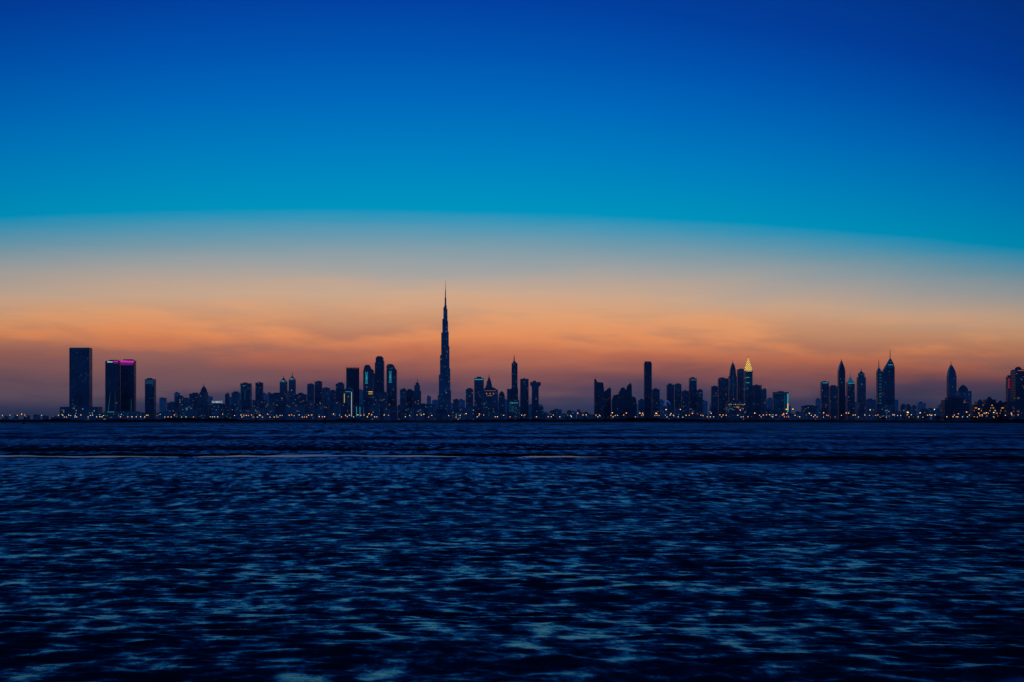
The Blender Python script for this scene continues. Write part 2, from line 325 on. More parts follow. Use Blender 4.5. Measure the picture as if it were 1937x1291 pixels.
b.lit(8, 656, 677, 702, 780, ('dim', 'teal', 'cyan'))
b = T('office_block', 'low building outlined in pale gold light below the ridged slab', 6400, 649, 667, 'building'); b.body([(649, 800), (649, 738), (658, 733), (667, 738), (667, 800)], 'glass')
b.strip(651, 651.8, 745, 788, 'gold'); b.strip(664.6, 665.4, 742, 788, 'white'); b.strip(653, 664, 741, 741.8, 'cyan'); b.strip(657.6, 658.2, 745, 785, 'dim'); b.lit(6, 650, 666, 745, 785, ('warm', 'cyan'))
b = T('office_block', 'low block with three glowing vertical bars below the tower cluster', 6300, 671, 691, 'building'); b.rect(671, 691, 766, 'glass')
for q in (674, 680.5, 687): b.strip(q, q+.9, 770, 788, 'cyan' if q < 685 else 'teal')
b.lit(5, 672, 690, 770, 788)
# slanted tower cluster
def cluster(label, D, x0, x1, top, roof, sign=None, k=9, crown=None):
    b = T('slanted_tower', label, D, x0, x1)
    b.body([(x0, 800)]+roof+[(x1, 800)], 'glass')
    if crown: b.rect(*crown, 'roof', 'crown', top+5, (2, 2))
    b.lit(k, x0, x1, top+16, 784, ('cyan', 'teal', 'dim', 'warm'))
    if sign: b.text('DAMAC', *sign)
    return b
b = cluster('left tower of the cluster with upright cyan lettering', 7500, 687, 706, 693, [(687, 702), (689.5, 692.5), (699, 692), (701, 697), (706, 701)], (693.5, 715, 4.5, 'cyan', math.pi/2), crown=(690.5, 698, 690.5)); b.strip(697, 705, 741, 742.3, 'gold'); b.strip(697, 705, 745, 746, 'warm')
b = cluster('tallest tower in the middle of the cluster with stepped flat top', 7700, 709, 726, 675, [(709, 686), (710.5, 686), (710.5, 676.5), (724.5, 676.5), (724.5, 683), (726, 683)], crown=(712.5, 722, 674))
b = cluster('lower tower behind the middle of the cluster', 8100, 700, 716, 707, [(700, 712), (706, 707), (716, 707)])
b = cluster('right tower of the cluster with upright cyan lettering', 7550, 731, 750, 691, [(731, 694), (732, 690.5), (744, 690.5), (746, 695), (750, 701)], (738.5, 713, 4.5, 'cyan', math.pi/2), crown=(733.5, 742, 689)); b.strip(736, 743, 697, 698, 'teal')
A('office_block', 'low link block at the foot of the slanted tower cluster', 7350, 706, 732, 742, 'busy', 9, cat='building')
A('apartment_tower', 'dark block just right of the slanted tower cluster', 7400, 756.5, 768, 737, 'stone', 4)
A('apartment_tower', 'block with teal windows between the tower cluster and stepped spire', 7600, 768.5, 782, 739, 'glass', 5)
b = T('stepped_tower', 'stepped tower with short spire left of the tallest skyscraper', 7500, 781, 796); b.rect(781, 796, 740, 'stone'); b.rect(783.5, 794, 729, 'stone', 'upper_tier', 741, (2, 2)); b.rect(786, 792, 724, 'stone', 'crown', 730, (4, 4)); b.spire(789, 725, 716); b.lit(5, 782, 795, 744, 784)

# --- the tallest skyscraper
D = 9000
b = T('stepped_skyscraper', 'tallest tapering stepped skyscraper with long needle spire at skyline centre', D, 826, 858, 'skyscraper', 30); k = b.m
def tube(mbd, ox, oy, rr, h): mbd.loft([(-1, rr*k), (h*k, rr*k), ((h+1.2)*k, rr*.7*k)], 14, ox*k, oy*k)
L = [(-15, 45), (-12.8, 84), (-10.6, 121), (-8.4, 164), (-6.3, 190), (-4.4, 212)]; R = [(10.4, 55), (8.9, 96), (7.3, 138), (5.9, 166), (4.6, 186), (3.4, 209)]
for side, lst in ((-1, L), (1, R)):
    q = MB()
    for e, h in lst:
        rr = 3.0 if h < 170 else 2.0
        tube(q, e-side*rr, (-.55 if side < 0 else -.35)*abs(e)+1, rr, h)
    q.build('wing', 'tall_glass', b.o)
q = MB()
for i, h in enumerate((62, 108, 140, 176, 198)): tube(q, -.8, 12-2.4*i, 3.2 if i < 3 else 2.4, h)
q.build('wing', 'tall_glass', b.o)
MB().loft([(-1, 5*k), (150*k, 5*k), (152*k, 4*k), (196*k, 4*k), (198*k, 2.6*k), (216*k, 2.4*k), (217*k, 1.7*k), (231*k, 1.5*k), (232*k, .95*k), (246*k, .7*k), (247*k, .45*k), (264*k, .2*k)], 12, -.4*k, 0).build('core', 'tall_glass', b.o)
b.o.location.x = X(842.4, D)
for hh, w_ in ((60, 15), (100, 12), (142, 9), (176, 7), (200, 5)):
    MB().box(-w_*.38*k, w_*.3*k, -9.2*k, -8.9*k, hh*k, (hh+.5)*k).build('mechanical_floor', 'dim_light', b.o)
for i in range(16):
    o = bpy.data.objects.new('lit_window', pane[random.choice(['dim', 'teal', 'dim', 'cyan'])]); C.objects.link(o); o.parent = b.o
    hh = random.uniform(15, 205); o.location = (random.uniform(-1, .7)*(8.5-hh*.028)*k, -9.3*k, hh*k); o.scale = (.8*k, .3*k, .9*k)
b = T('podium_building', 'low podium with lit edge at the foot of the tallest skyscraper', 8500, 819, 853, 'building'); b.rect(819, 853, 782, 'stone'); b.rect(824, 846, 774, 'glass', 'upper_storey', 783, (2, 2)); b.lit(8, 820, 852, 778, 789)
A('office_block', 'small lone block right of the tallest skyscraper', 7800, 857, 868, 756, 'haze_tinted_stone', 3, cat='building')

# --- right of centre
A('apartment_tower', 'plain block left of the tower with cyan roof line', 7400, 881, 895, 736.5, 'haze_tinted_stone', 4)
b = flat('apartment_tower', 'tower with bright cyan roof line left of the gold lit block', 7300, 897, 915, 715.5, 'glass', 7); b.strip(898, 914, 717.5, 719, 'cyan')
b = T('spired_tower', 'pointed tower rising behind the gold lit block', 7700, 917, 933); b.rect(917, 933, 733, 'stone'); b.body([(918.5, 734), (921, 722), (925, 711.5), (929, 722), (931.5, 734)], 'glass', 'crown', (2, 2)); b.spire(925, 713, 708); b.lit(3, 918, 932, 722, 735)
b = T('hotel_block', 'block with small glowing gold windows across its top floors', 6900, 911, 942, 'building'); b.rect(911, 942, 737, 'stone'); b.body([(914, 738), (918, 734), (936, 734), (940, 738)], 'roof', 'roof', (2, 2))
for q in range(6): b.strip(917+q*3.7, 918.2+q*3.7, 739, 739.7, 'orange', 'lit_window')
b.strip(920, 921, 744, 746, 'warm', 'lit_window'); b.strip(926.5, 927.5, 744, 746, 'warm', 'lit_window'); b.strip(933, 934, 744, 746, 'warm', 'lit_window'); b.strip(921, 931, 748.6, 749, 'orange'); b.lit(9, 912, 941, 753, 786, ('cyan', 'teal', 'warm'))
b = T('domed_tower', 'small dome topped tower right of the gold lit block', 7200, 943, 955); b.rect(943, 955, 750, 'stone'); b.loft(949, [(750.3, 5.8), (746, 5.2), (742.5, 3.4), (740, .5)], 'roof', 'dome'); b.lit(3, 944, 954, 753, 785)
b = T('stepped_tower', 'slender stepped tower with tall needle right of the domed tower', 7600, 959, 980.5); b.rect(966.5, 980, 735, 'glass'); b.rect(967.7, 979, 687, 'glass', 'shaft', 736, (1.5, 1.5)); b.rect(959, 967, 736, 'stone', 'side_wing'); b.spire(972.6, 688, 671, 1.4); b.rect(970, 976, 684, 'roof', 'crown', 688, (4, 4))
b.strip(967, 979, 708, 709, 'dim'); b.lit(7, 966, 980, 740, 785)
b = T('office_block', 'low bright cyan lit block at the foot of the needle tower', 6800, 961, 982, 'building'); b.rect(961, 982, 757, 'busy'); b.strip(964, 964.7, 762, 780, 'teal'); b.strip(974, 974.7, 762, 780, 'teal'); b.strip(964, 980, 762, 763, 'cyan'); b.strip(967, 972, 768, 780, 'dim'); b.lit(6, 962, 981, 762, 787, ('cyan', 'white'))
A('apartment_tower', 'plain dark tower right of the needle tower', 7500, 984, 1000, 717, 'glass', 5)
b = T('tee_tower', 'tower with wider overhanging top storeys right of the needle tower', 7400, 1003, 1023); b.body([(1006, 800), (1006, 732), (1003, 728), (1003, 723), (1023, 723), (1023, 729), (1019, 733), (1019, 800)], 'glass'); b.plant(1008, 1014, 723.3, 720.5); b.lit(4, 1006, 1019, 736, 784); b.rect(1017, 1028, 770, 'stone', 'podium', 800, (-2, 2))
b = T('office_tower', 'left slanted roof tower of the dark pair in the gap', 6500, 1124.5, 1143); b.body([(1124.5, 800), (1124.5, 718), (1127, 717), (1130, 723), (1141, 724), (1143, 740), (1143, 800)], 'glass_dark'); b.lit(4, 1126, 1141, 730, 784, ('dim', 'teal')); b.spire(1127, 718, 714, .4)
b = T('office_tower', 'right lower slanted tower of the dark pair', 6600, 1142, 1156); b.body([(1142, 800), (1142, 742), (1146, 739), (1153, 733), (1156, 736), (1156, 800)], 'glass_dark'); b.lit(3, 1143, 1155, 744, 784, ('dim', 'teal'))
b = T('office_tower', 'small slanted dark block left of the twin peaked tower', 6500, 1158, 1172); b.body([(1158, 800), (1158, 758), (1161, 748), (1170, 746), (1172, 752), (1172, 800)], 'glass_dark'); b.lit(3, 1159, 1171, 760, 786, ('dim', 'teal'))
b = T('office_tower', 'dark jagged tower with twin peaks left of the tall slender tower', 6700, 1171, 1204); b.body([(1171, 800), (1171, 742), (1175, 734), (1181, 733), (1184, 739), (1186, 731), (1193, 724), (1195, 730), (1195.5, 750), (1202, 752), (1204, 758), (1204, 800)], 'glass_dark'); b.lit(6, 1173, 1202, 760, 786, ('dim', 'teal'))
A('apartment_tower', 'low block left of the tall slender tower', 6400, 1208, 1219, 757, 'stone', 3)
b = T('office_tower', 'tall slender dark tower standing alone right of the skyline gap', 7000, 1219, 1233); b.rect(1219, 1233, 687, 'glass_dark'); b.rect(1220.2, 1231.8, 684, 'roof', 'crown', 688, (1.5, 1.5)); b.lit(5, 1220, 1232, 700, 784, ('dim', 'teal'))
A('apartment_tower', 'dark tower hard against the tall slender tower', 6800, 1234, 1248, 737, 'glass', 5)
A('apartment_tower', 'left one of two equal towers behind the blue arch', 7400, 1262, 1275, 728, 'glass', 5)
A('apartment_tower', 'right one of two equal towers behind the blue arch', 7500, 1276.5, 1289, 727, 'stone', 5)
A('apartment_tower', 'short tower between the equal towers and the cyan topped tower', 7100, 1290, 1303, 740, 'glass', 4)
b = flat('apartment_tower', 'tower with cyan lit top storey right of the blue arch', 7300, 1304.5, 1318, 716, 'glass', 6); b.strip(1306, 1317, 718, 720.5, 'teal')
A('apartment_tower', 'narrow tower right of the cyan topped tower', 7200, 1319, 1329.5, 738, 'stone', 4)
D = 4600; k = mm(D)
o = empty('arch_bridge', (X(1262, D), D, GZ), 'small blue lit arch bridge low on the shore before the equal towers', 'bridge')
q = MB(); N = 18
for i in range(N):
    a0, a1 = math.pi*i/N, math.pi*(i+1)/N
    for yy in (-3, 3):
        p = [(rad*math.cos(a)*k*10, yy+dy, 1+rad*math.sin(a)*k*36) for a in (a0, a1) for rad in (1.0, .95) for dy in (-.8, .8)]
        q.add(p, [(0, 1, 5, 4), (2, 6, 7, 3), (0, 4, 6, 2), (1, 3, 7, 5)])
q.build('arch', 'blue_light', o); MB().box(-16*k, 16*k, -4, 4, 6, 7.5).build('deck', 'roof', o)
for q_ in range(-7, 8, 2): MB().box(q_*k-.25, q_*k+.25, -.3, .3, 7.6, 1+math.sqrt(1-(q_/10)**2)*k*34).build('hanger', 'metal', o)
# golden crown cluster
A('apartment_tower', 'leftmost low tower of the golden spire cluster', 7000, 1346.5, 1358, 731, 'glass', 4)
A('apartment_tower', 'broad tower left of the pointed tower in the golden cluster', 7200, 1359.5, 1378, 716, 'glass', 7)
b = T('spired_tower', 'dark pointed tower left of the golden lit spire', 7500, 1379.5, 1394); b.rect(1379.5, 1394, 712, 'stone'); b.body([(1380.5, 713), (1382, 700), (1384, 692), (1387, 686), (1390, 692), (1392, 700), (1393, 713)], 'glass', 'crown', (1.5, 1.5)); b.spire(1387, 687.5, 681, .5); b.lit(7, 1380, 1393, 716, 784); b.strip(1386.3, 1387.2, 700, 750, 'dim')
b = flat('apartment_tower', 'tower directly left of and touching the golden spire tower', 7300, 1395.5, 1409, 699, 'glass', 6); b.strip(1396, 1408, 703, 704, 'dim')
b = T('spired_tower', 'tower with glowing golden lattice spire', 7100, 1409, 1424); b.rect(1409, 1424, 701, 'stone'); b.loft(1416.5, [(701.3, 7.8), (695, 6.2), (687, 3.7), (681, 1.9), (677, .5)], 'gold_lattice', 'lattice_crown', 8, math.pi/8); b.spire(1416.5, 678, 673.5, .4); b.strip(1411, 1422, 702, 702.8, 'gold')
for q_ in range(5): b.strip(1411, 1412.5+(q_ % 2)*5, 709+q_*5, 709.7+q_*5, 'green' if q_ % 2 else 'teal')
b.strip(1409.2, 1409.8, 705, 735, 'dim'); b.strip(1423, 1423.6, 705, 735, 'teal'); b.lit(8, 1410, 1423, 732, 780, ('gold', 'cyan', 'teal'))
b = flat('office_block', 'low block with yellow lit floors under the pointed dark tower', 6500, 1375, 1412, 760, 'busy', 12, cat='building', cols=('gold', 'warm', 'cyan'))
for q in range(8): b.strip(1377.5+q*4.2+(q % 3)*.6, 1379.6+q*4.2, 765, 765.9, 'gold' if q % 2 else 'orange', 'lit_window')
b.strip(1392, 1398, 770, 770.8, 'warm'); b.strip(1379, 1386, 772, 774, 'teal')
A('apartment_tower', 'stepped block right of the golden spire tower', 7000, 1425, 1441, 729, 'glass', 5)
A('apartment_tower', 'last low block of the golden spire cluster', 6900, 1441.5, 1450, 737, 'stone', 3)
b = flat('office_block', 'block with bright cyan right edge standing apart right of golden cluster', 5600, 1464, 1492, 742, 'stone', 9, cat='building'); b.strip(1489, 1491.3, 745, 780, 'cyan'); b.strip(1484, 1484.7, 747, 778, 'teal'); b.strip(1465, 1480, 744, 745.2, 'dim'); b.strip(1489.3, 1491, 764, 776, 'gold', off=1.4)
A('office_block', 'wide very low block between the cyan edged block and tower row', 5300, 1518, 1545, 768, 'busy', 8, cat='building')
# tower row
b = flat('apartment_tower', 'first tower of the right hand row with bright roof light', 7000, 1554.5, 1568, 722.5, 'glass', 5); b.strip(1556, 1566, 724, 725.2, 'cyan')
A('apartment_tower', 'second and shorter tower of the right hand row', 7100, 1570.5, 1585, 731, 'stone', 5)
b = T('spired_tower', 'dark tulip topped tower, tallest left of the twin triangular towers', 7400, 1586.5, 1600); b.body([(1587, 800), (1587, 703), (1588.5, 695), (1591.3, 688), (1593, 683), (1594.7, 688), (1597.5, 695), (1599, 703), (1599, 800)], 'glass_dark'); b.spire(1593, 686, 679, .9); b.lit(6, 1588, 1598, 705, 784, ('dim', 'teal', 'cyan'))
b = T('spired_tower', 'small tower with green glowing pyramid roof', 7200, 1603, 1617); b.rect(1603.5, 1617, 724, 'glass'); b.pyr(1610.2, 723.8, 711, 5.5, 'teal_light'); b.spire(1610.2, 712.5, 706.5, .4); b.strip(1604, 1616.5, 725, 726, 'cyan'); b.lit(8, 1604, 1616, 730, 784, ('cyan', 'green', 'teal'))
b = T('stepped_tower', 'slim tower with small cupola and needle before the twin triangular towers', 7300, 1623.5, 1638); b.rect(1623.5, 1638, 714, 'stone'); b.rect(1625.5, 1636, 706, 'stone', 'upper_tier', 715, (1.5, 1.5)); b.loft(1630.7, [(706.3, 4), (704, 3), (702, .6)], 'roof', 'cupola'); b.spire(1630.7, 702.5, 696, .6); b.strip(1626, 1635.5, 708, 709, 'teal'); b.lit(7, 1624, 1637, 718, 784)
A('office_block', 'low block between the cupola tower and twin triangular towers', 6800, 1640, 1656, 756, 'haze_tinted_stone', 5, cat='building')
def tri(label, D, x0, x1, pts, sp):
    b = T('triangular_tower', label, D, x0, x1); b.body(pts, 'glass'); b.spire(*sp, .9); return b
b = tri('shorter triangular tower with pale lit side and needle', 7600, 1660, 1671.5, [(1660, 800), (1660, 704), (1663.5, 696), (1668, 703), (1671.5, 706), (1671.5, 800)], (1663.7, 697, 680))
for q_ in range(11): b.strip(1663, 1667.5, 702+q_*6, 704.2+q_*6, 'teal' if q_ % 3 else 'dim', 'lit_floor')
b = tri('taller triangular tower with steep peaked roof and tall needle', 7800, 1671.8, 1692.5, [(1671.8, 800), (1671.8, 702), (1685.5, 679), (1690, 687), (1692.5, 696), (1692.5, 800)], (1685.5, 681, 660.5))
b.strip(1683.5, 1686.5, 684, 686, 'teal'); b.strip(1680, 1689, 690, 691.2, 'cyan'); b.strip(1678, 1689, 694.6, 695.6, 'dim'); b.lit(10, 1673, 1691, 702, 782, ('teal', 'dim', 'cyan'))
b = T('bullet_tower', 'slim pointed bullet shaped tower with needle near the right edge', 6800, 1794, 1810); b.body([(1794.5, 800), (1794.5, 712), (1796, 703), (1799, 695), (1801, 691), (1803.5, 695), (1807.5, 703), (1809.5, 713), (1809.5, 800)], 'stone'); b.spire(1801, 694, 683.5, .9); b.lit(6, 1796, 1808, 715, 750, ('dim', 'teal', 'dim'))
b = T('domed_tower', 'stepped domed block right of the bullet shaped tower', 6000, 1813, 1838, 'building'); b.rect(1813, 1838, 740, 'haze_tinted_stone'); b.loft(1824, [(740.3, 9.5), (736, 8.6), (732, 6), (729, 2), (728, .5)], 'roof', 'dome'); b.lit(6, 1814, 1837, 744, 770)
# near right waterfront
b = T('apartment_block', 'wide dark stepped block close to shore below the bullet tower', 2500, 1787, 1834, 'building', 24); b.rect(1787, 1834, 757, 'glass_dark', base=801); b.rect(1793, 1826, 752.5, 'glass_dark', 'upper_storey', 758, (3, 3)); b.plant(1800, 1808, 752.8, 750); b.lit(9, 1788, 1833, 762, 790, ('warm', 'dim', 'dim'), 1.2)
b = T('palace_hotel', 'long low hotel with many yellow lit arches at right shore', 2350, 1841, 1905, 'hotel', 22)
b.body([(1841, 801), (1841, 766), (1850, 766), (1850, 760), (1866, 760), (1866, 756), (1884, 756), (1884, 762), (1905, 762), (1905, 801)], 'glass_dark')
for c, r_ in ((1857, 4), (1875, 5), (1896, 4)):
    yb = {1857: 760, 1875: 756, 1896: 762}[c]; b.loft(c, [(yb+.3, r_), (yb-2, r_*.9), (yb-r_*.9, r_*.45), (yb-r_*1.2, .1)], 'roof', 'dome')
for i in range(42):
    cxp = 1843+i*1.48; yy = random.choice((766, 771, 776, 781, 786)) if 1850 < cxp < 1884 else random.choice((771, 776, 781, 786)); w_ = .5
    if random.random() < .75:
        pts = [(cxp-w_, yy+2), (cxp-w_, yy+.8), (cxp, yy), (cxp+w_, yy+.8), (cxp+w_, yy+2)]
        b.body(pts, random.choice(('warm', 'warm', 'orange', 'gold'))+'_light', 'lit_arch', (-.5, 22)); 
b = T('apartment_tower', 'narrow tower with red and blue edge lights behind the lit hotel', 3600, 1907, 1921); b.rect(1907, 1921, 713, 'glass'); b.plant(1909, 1915, 713.3, 710); b.strip(1908, 1908.7, 716, 735, 'red'); b.strip(1911.5, 1912.1, 716, 750, 'blue'); b.lit(6, 1908, 1920, 718, 755, ('red', 'blue', 'dim'))
b = T('palace_hotel', 'tall dark hotel cut by right edge with yellow lit roofline', 2300, 1908, 1960, 'hotel', 30)
b.body([(1908, 801), (1908, 760), (1921, 760), (1921, 702), (1924, 699), (1956, 699), (1960, 704), (1960, 801)], 'glass_dark'); b.loft(1931, [(699.3, 6.5), (696.5, 6), (694.2, 3), (693.5, .3)], 'roof', 'dome')
b.strip(1925, 1938, 701, 701.6, 'orange'); b.lit(38, 1922, 1959, 706, 795, ('warm', 'orange', 'gold', 'orange'), .75, .6); b.lit(18, 1909, 1921, 764, 795, ('warm', 'orange'), .75, .6)

# --- low waterfront fillers between the towers
fill = []
for (xa, xb, ya, yb, cnt) in ((255, 330, 774, 783, 7), (330, 520, 760, 778, 18), (545, 660, 758, 776, 12), (690, 822, 762, 780, 11), (852, 900, 768, 782, 5), (1024, 1122, 774, 785, 12), (1240, 1350, 766, 780, 9), (1448, 1560, 774, 783, 8), (1640, 1790, 765, 781, 14), (0, 115, 785, 789, 6)):
    for i in range(cnt):
        wd = random.uniform(6, 17); xx = xa+(xb-xa)*(i+.5)/cnt+random.uniform(-2, 2); fill.append((xx-wd/2, xx+wd/2, random.uniform(ya, yb)))
for i, (a, c, tpy) in enumerate(fill):
    b = T('waterfront_block', 'low dark waterfront block with scattered lit windows beneath the towers', 4200+(i*137) % 600 + (i % 3)*30, a, c, 'building', 8, 'low waterfront blocks between the towers')
    b.rect(a, c, tpy, random.choice(('busy', 'haze_tinted_stone', 'haze_tinted_stone', 'glass'))); W = c-a
    b.plant(a+W*.2, a+W*.55, tpy+.3, tpy-1.2)
    b.lit(random.randint(2, 6), a, c, tpy+1.5, 788, ('cyan', 'teal', 'warm', 'green', 'teal'), 1.0, .75)
# layer behind everything, its distance haze painted into the pale material
i = 0
for (xa, xb, ya, yb, cnt) in ((300, 520, 742, 768, 15), (520, 700, 736, 764, 13), (740, 830, 748, 768, 7), (850, 1030, 748, 772, 11), (1160, 1340, 748, 770, 11), (1340, 1500, 748, 772, 9), (1540, 1700, 750, 772, 9), (1700, 1850, 758, 776, 8)):
    for j in range(cnt):
        wd = random.uniform(7, 16); xx = xa+(xb-xa)*(j+.5)/cnt+random.uniform(-4, 4); tpy = random.uniform(ya, yb); i += 1
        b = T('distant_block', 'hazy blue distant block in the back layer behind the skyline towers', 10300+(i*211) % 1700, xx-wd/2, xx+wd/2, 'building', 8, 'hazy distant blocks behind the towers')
        b.rect(xx-wd/2, xx+wd/2, tpy, 'deep_haze_tinted_stone'); b.plant(xx-wd*.3, xx+wd*.1, tpy+.3, tpy-random.uniform(.8, 2.5))
# windows, light lines and signs belong to their facade, needles to the crown they stand on
for o in ALL:
    ch = list(o.children); fa = [c for c in ch if c.name.startswith('facade') and not c.name.startswith('facade_fin')]
    cr = [c for c in ch if c.name.split('.')[0] in ('crown', 'dome', 'cupola', 'lattice_crown')]
    for c in ch:
        nm = c.name.split('.')[0]
        if fa and nm in ('lit_window', 'light_strip', 'lit_floor', 'lit_arch', 'facade_fin', 'top_floor_glazing', 'sign_lettering', 'roof_sign', 'crown_light'): c.parent = fa[0]
        elif cr and nm == 'spire': c.parent = cr[0]

# ------------------------------------------------------------------ land
xs = np.linspace(-9000, 9000, 721); q = MB(); V = []; Fc = []
def shore(xv):
    base = 1700+60*math.sin(xv/190.)+40*math.sin(xv/71.+1)+18*math.sin(xv/23.)
    t_ = min(1, max(0, (xv-330)/250)); t_ = t_*t_*(3-2*t_)
    return base-420*t_
for i, xv in enumerate(xs):
    e = shore(xv); V += [(xv, e-6, -1), (xv, e, .5+.3*math.sin(xv/31)), (xv, e+14, GZ-.2), (xv, e+60, GZ), (xv*2.2, 15000, GZ)]
for i in range(len(xs)-1):
    for j in range(4): Fc.append((i*5+j, (i+1)*5+j, (i+1)*5+j+1, i*5+j+1))
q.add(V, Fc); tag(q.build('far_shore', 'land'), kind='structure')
q = MB(); V = []; Fc = []; xs = np.arange(-1100, 900, 2.5)
for xv in xs:
    c = shore(xv)+110; h = 3.1+1.1*math.sin(xv/83)+.7*math.sin(xv/29+2)+.5*math.sin(xv/11)+random.uniform(-.5, .5)
    V += [(xv, c-9, GZ-.3), (xv+random.uniform(-.6, .6), c-4, GZ+.5*(h-GZ)+random.uniform(-.2, .2)), (xv, c, h), (xv, c+4, h-.2), (xv, c+10, GZ-.3)]
for i in range(len(xs)-1):
    for j in range(4): Fc.append((i*5+j, (i+1)*5+j, (i+1)*5+j+1, i*5+j+1))
q.add(V, Fc); tag(q.build('embankment', 'rock'), kind='structure')

# ------------------------------------------------------------------ street lamps (all along the far waterfront)
def lampmesh(c, h):
    q = MB(); q.loft([(0, .22), (h*.9, .13)], 6); q.box(-.1, 1.2, -.1, .1, h*.9, h*.9+.2); f = .68 if h < 9 else .92
    q.cur = 1; q.loft([(h-.5*f, .25*f), (h-.3*f, .6*f), (h, .75*f), (h+.3*f, .6*f), (h+.5*f, .2*f)], 8, .6); return q.mesh('street_lamp', ['metal', c+'_lamp'])
LM = {(c, h): lampmesh(c, h) for c in ('warm', 'orange', 'cyan', 'white') for h in (5.5, 8, 11, 16)}
words = dict(warm='yellow', orange='orange', cyan='cyan', white='white')
def lamp(px, D, c, h):
    o = bpy.data.objects.new('street_lamp', LM[(c, h)]); C.objects.link(o); o.location = (X(px, D), D, GZ)
    hs = {5.5: 'short', 8: 'medium height', 11: 'tall', 16: 'very tall'}[h]
    tag(o, f'{hs} street lamp with glowing {words[c]} head along the far waterfront', 'street lamp', f'{hs} {words[c]} street lamps along the waterfront')
px = 4
while px < 1935:
    lamp(px, 2150+60*math.sin(px/60)+random.uniform(-140, 240), random.choice(('warm', 'orange', 'orange', 'warm', 'warm', 'white')), random.choice((5.5, 5.5, 8, 8)))
    px += random.choice((3, 4, 6, 8, 14, 32)) if px < 900 else random.choice((3, 4, 6, 9, 12, 22))
for i in range(14): lamp(random.uniform(0, 1240), random.uniform(1950, 2700), random.choice(('warm', 'orange', 'cyan', 'white')), 8)
for i in range(22): lamp(random.uniform(1130, 1930), random.uniform(1850, 2500), random.choice(('warm', 'orange', 'orange', 'warm', 'white')), random.choice((8, 11)))
for px in (1095, 1160, 1182, 1212, 1240, 1262, 1288, 1312, 1345, 1398, 1428, 1489, 1500, 1532, 1560, 1604, 1648, 1715, 1742, 1765, 1852, 1866): lamp(px+random.uniform(-3, 3), random.uniform(2000, 2300), random.choice(('warm', 'orange')), random.choice((11, 16)))
for px in (40, 117, 230, 300, 420, 505, 628, 700, 800, 882, 905): lamp(px+random.uniform(-3, 3), random.uniform(2400, 2800), random.choice(('orange', 'warm', 'cyan')), 11)

# ------------------------------------------------------------------ shore trees
def crownmesh(seed):
    rr = random.Random(seed); q = MB()
    cl = [(rr.gauss(0, 1.7), rr.gauss(0, 1.7), rr.uniform(3.2, 7.6), rr.uniform(.8, 1.5)) for _ in range(13)]
    for (a, b_, c, s) in cl:
        for _ in range(26):
            dx, dy, dz = rr.gauss(0, .6)*s, rr.gauss(0, .6)*s, rr.gauss(0, .45)*s; L_ = rr.uniform(.25, .5)
            v = [(a+dx+rr.uniform(-L_, L_), b_+dy+rr.uniform(-L_, L_), c+dz+rr.uniform(-L_, L_)) for _ in range(3)]; q.add(v, [(0, 1, 2)])
    return q.mesh('crown', 'leaf')
def trunkmesh(seed):
    rr = random.Random(seed); q = MB(); q.loft([(0, .32), (1.5, .24), (3.6, .14), (6, .05)], 7)
    for _ in range(4):
        a = rr.uniform(0, 6.28); z0 = rr.uniform(2, 3.6); e = (1.6*math.cos(a), 1.6*math.sin(a), z0+1.8)
        q.add([(.1, 0, z0), (-.1, .05, z0), (0, -.1, z0+.1), e], [(0, 1, 3), (1, 2, 3), (2, 0, 3)])
    return q.mesh('trunk', 'bark')
cms = [crownmesh(i) for i in range(4)]; tms = [trunkmesh(i) for i in range(4)]
for i in range(56):
    px = random.uniform(1660, 1945) if i < 34 else random.uniform(300, 1600); D = (random.uniform(1560, 2050) if px > 1500 else random.uniform(1900, 2150))
    o = empty('shore_tree', (X(px, D), D, GZ-.1), 'dark rounded tree silhouetted low along the far shore', 'tree', 'trees along the far shore')
    sc = random.uniform(.5, .8); o.scale = (sc*1.2, sc*1.2, sc); o.rotation_euler.z = random.uniform(0, 6.28)
    for nm, me in (('trunk', tms[i % 4]), ('crown', cms[i % 4])):
        c = bpy.data.objects.new(nm, me); C.objects.link(c); c.parent = o

# ------------------------------------------------------------------ channel markers standing in the water
for px, D, lb in ((45, 1250, 'thin dark channel marker post in the water at far left'), (615, 1350, 'thin dark channel marker post in the water left of the tallest skyscraper')):
    o = empty('channel_marker', (X(px, D), D, -.5), lb, 'marker')
    MB().loft([(0, .35), (3.4, .3)], 8).build('post', 'rock', o); MB().loft([(3.4, .9), (4.6, .1)], 8).build('topmark', 'rock', o); MB().loft([(0, 1.5), (.9, 1.4), (1.2, .5)], 10).build('float', 'rock', o)

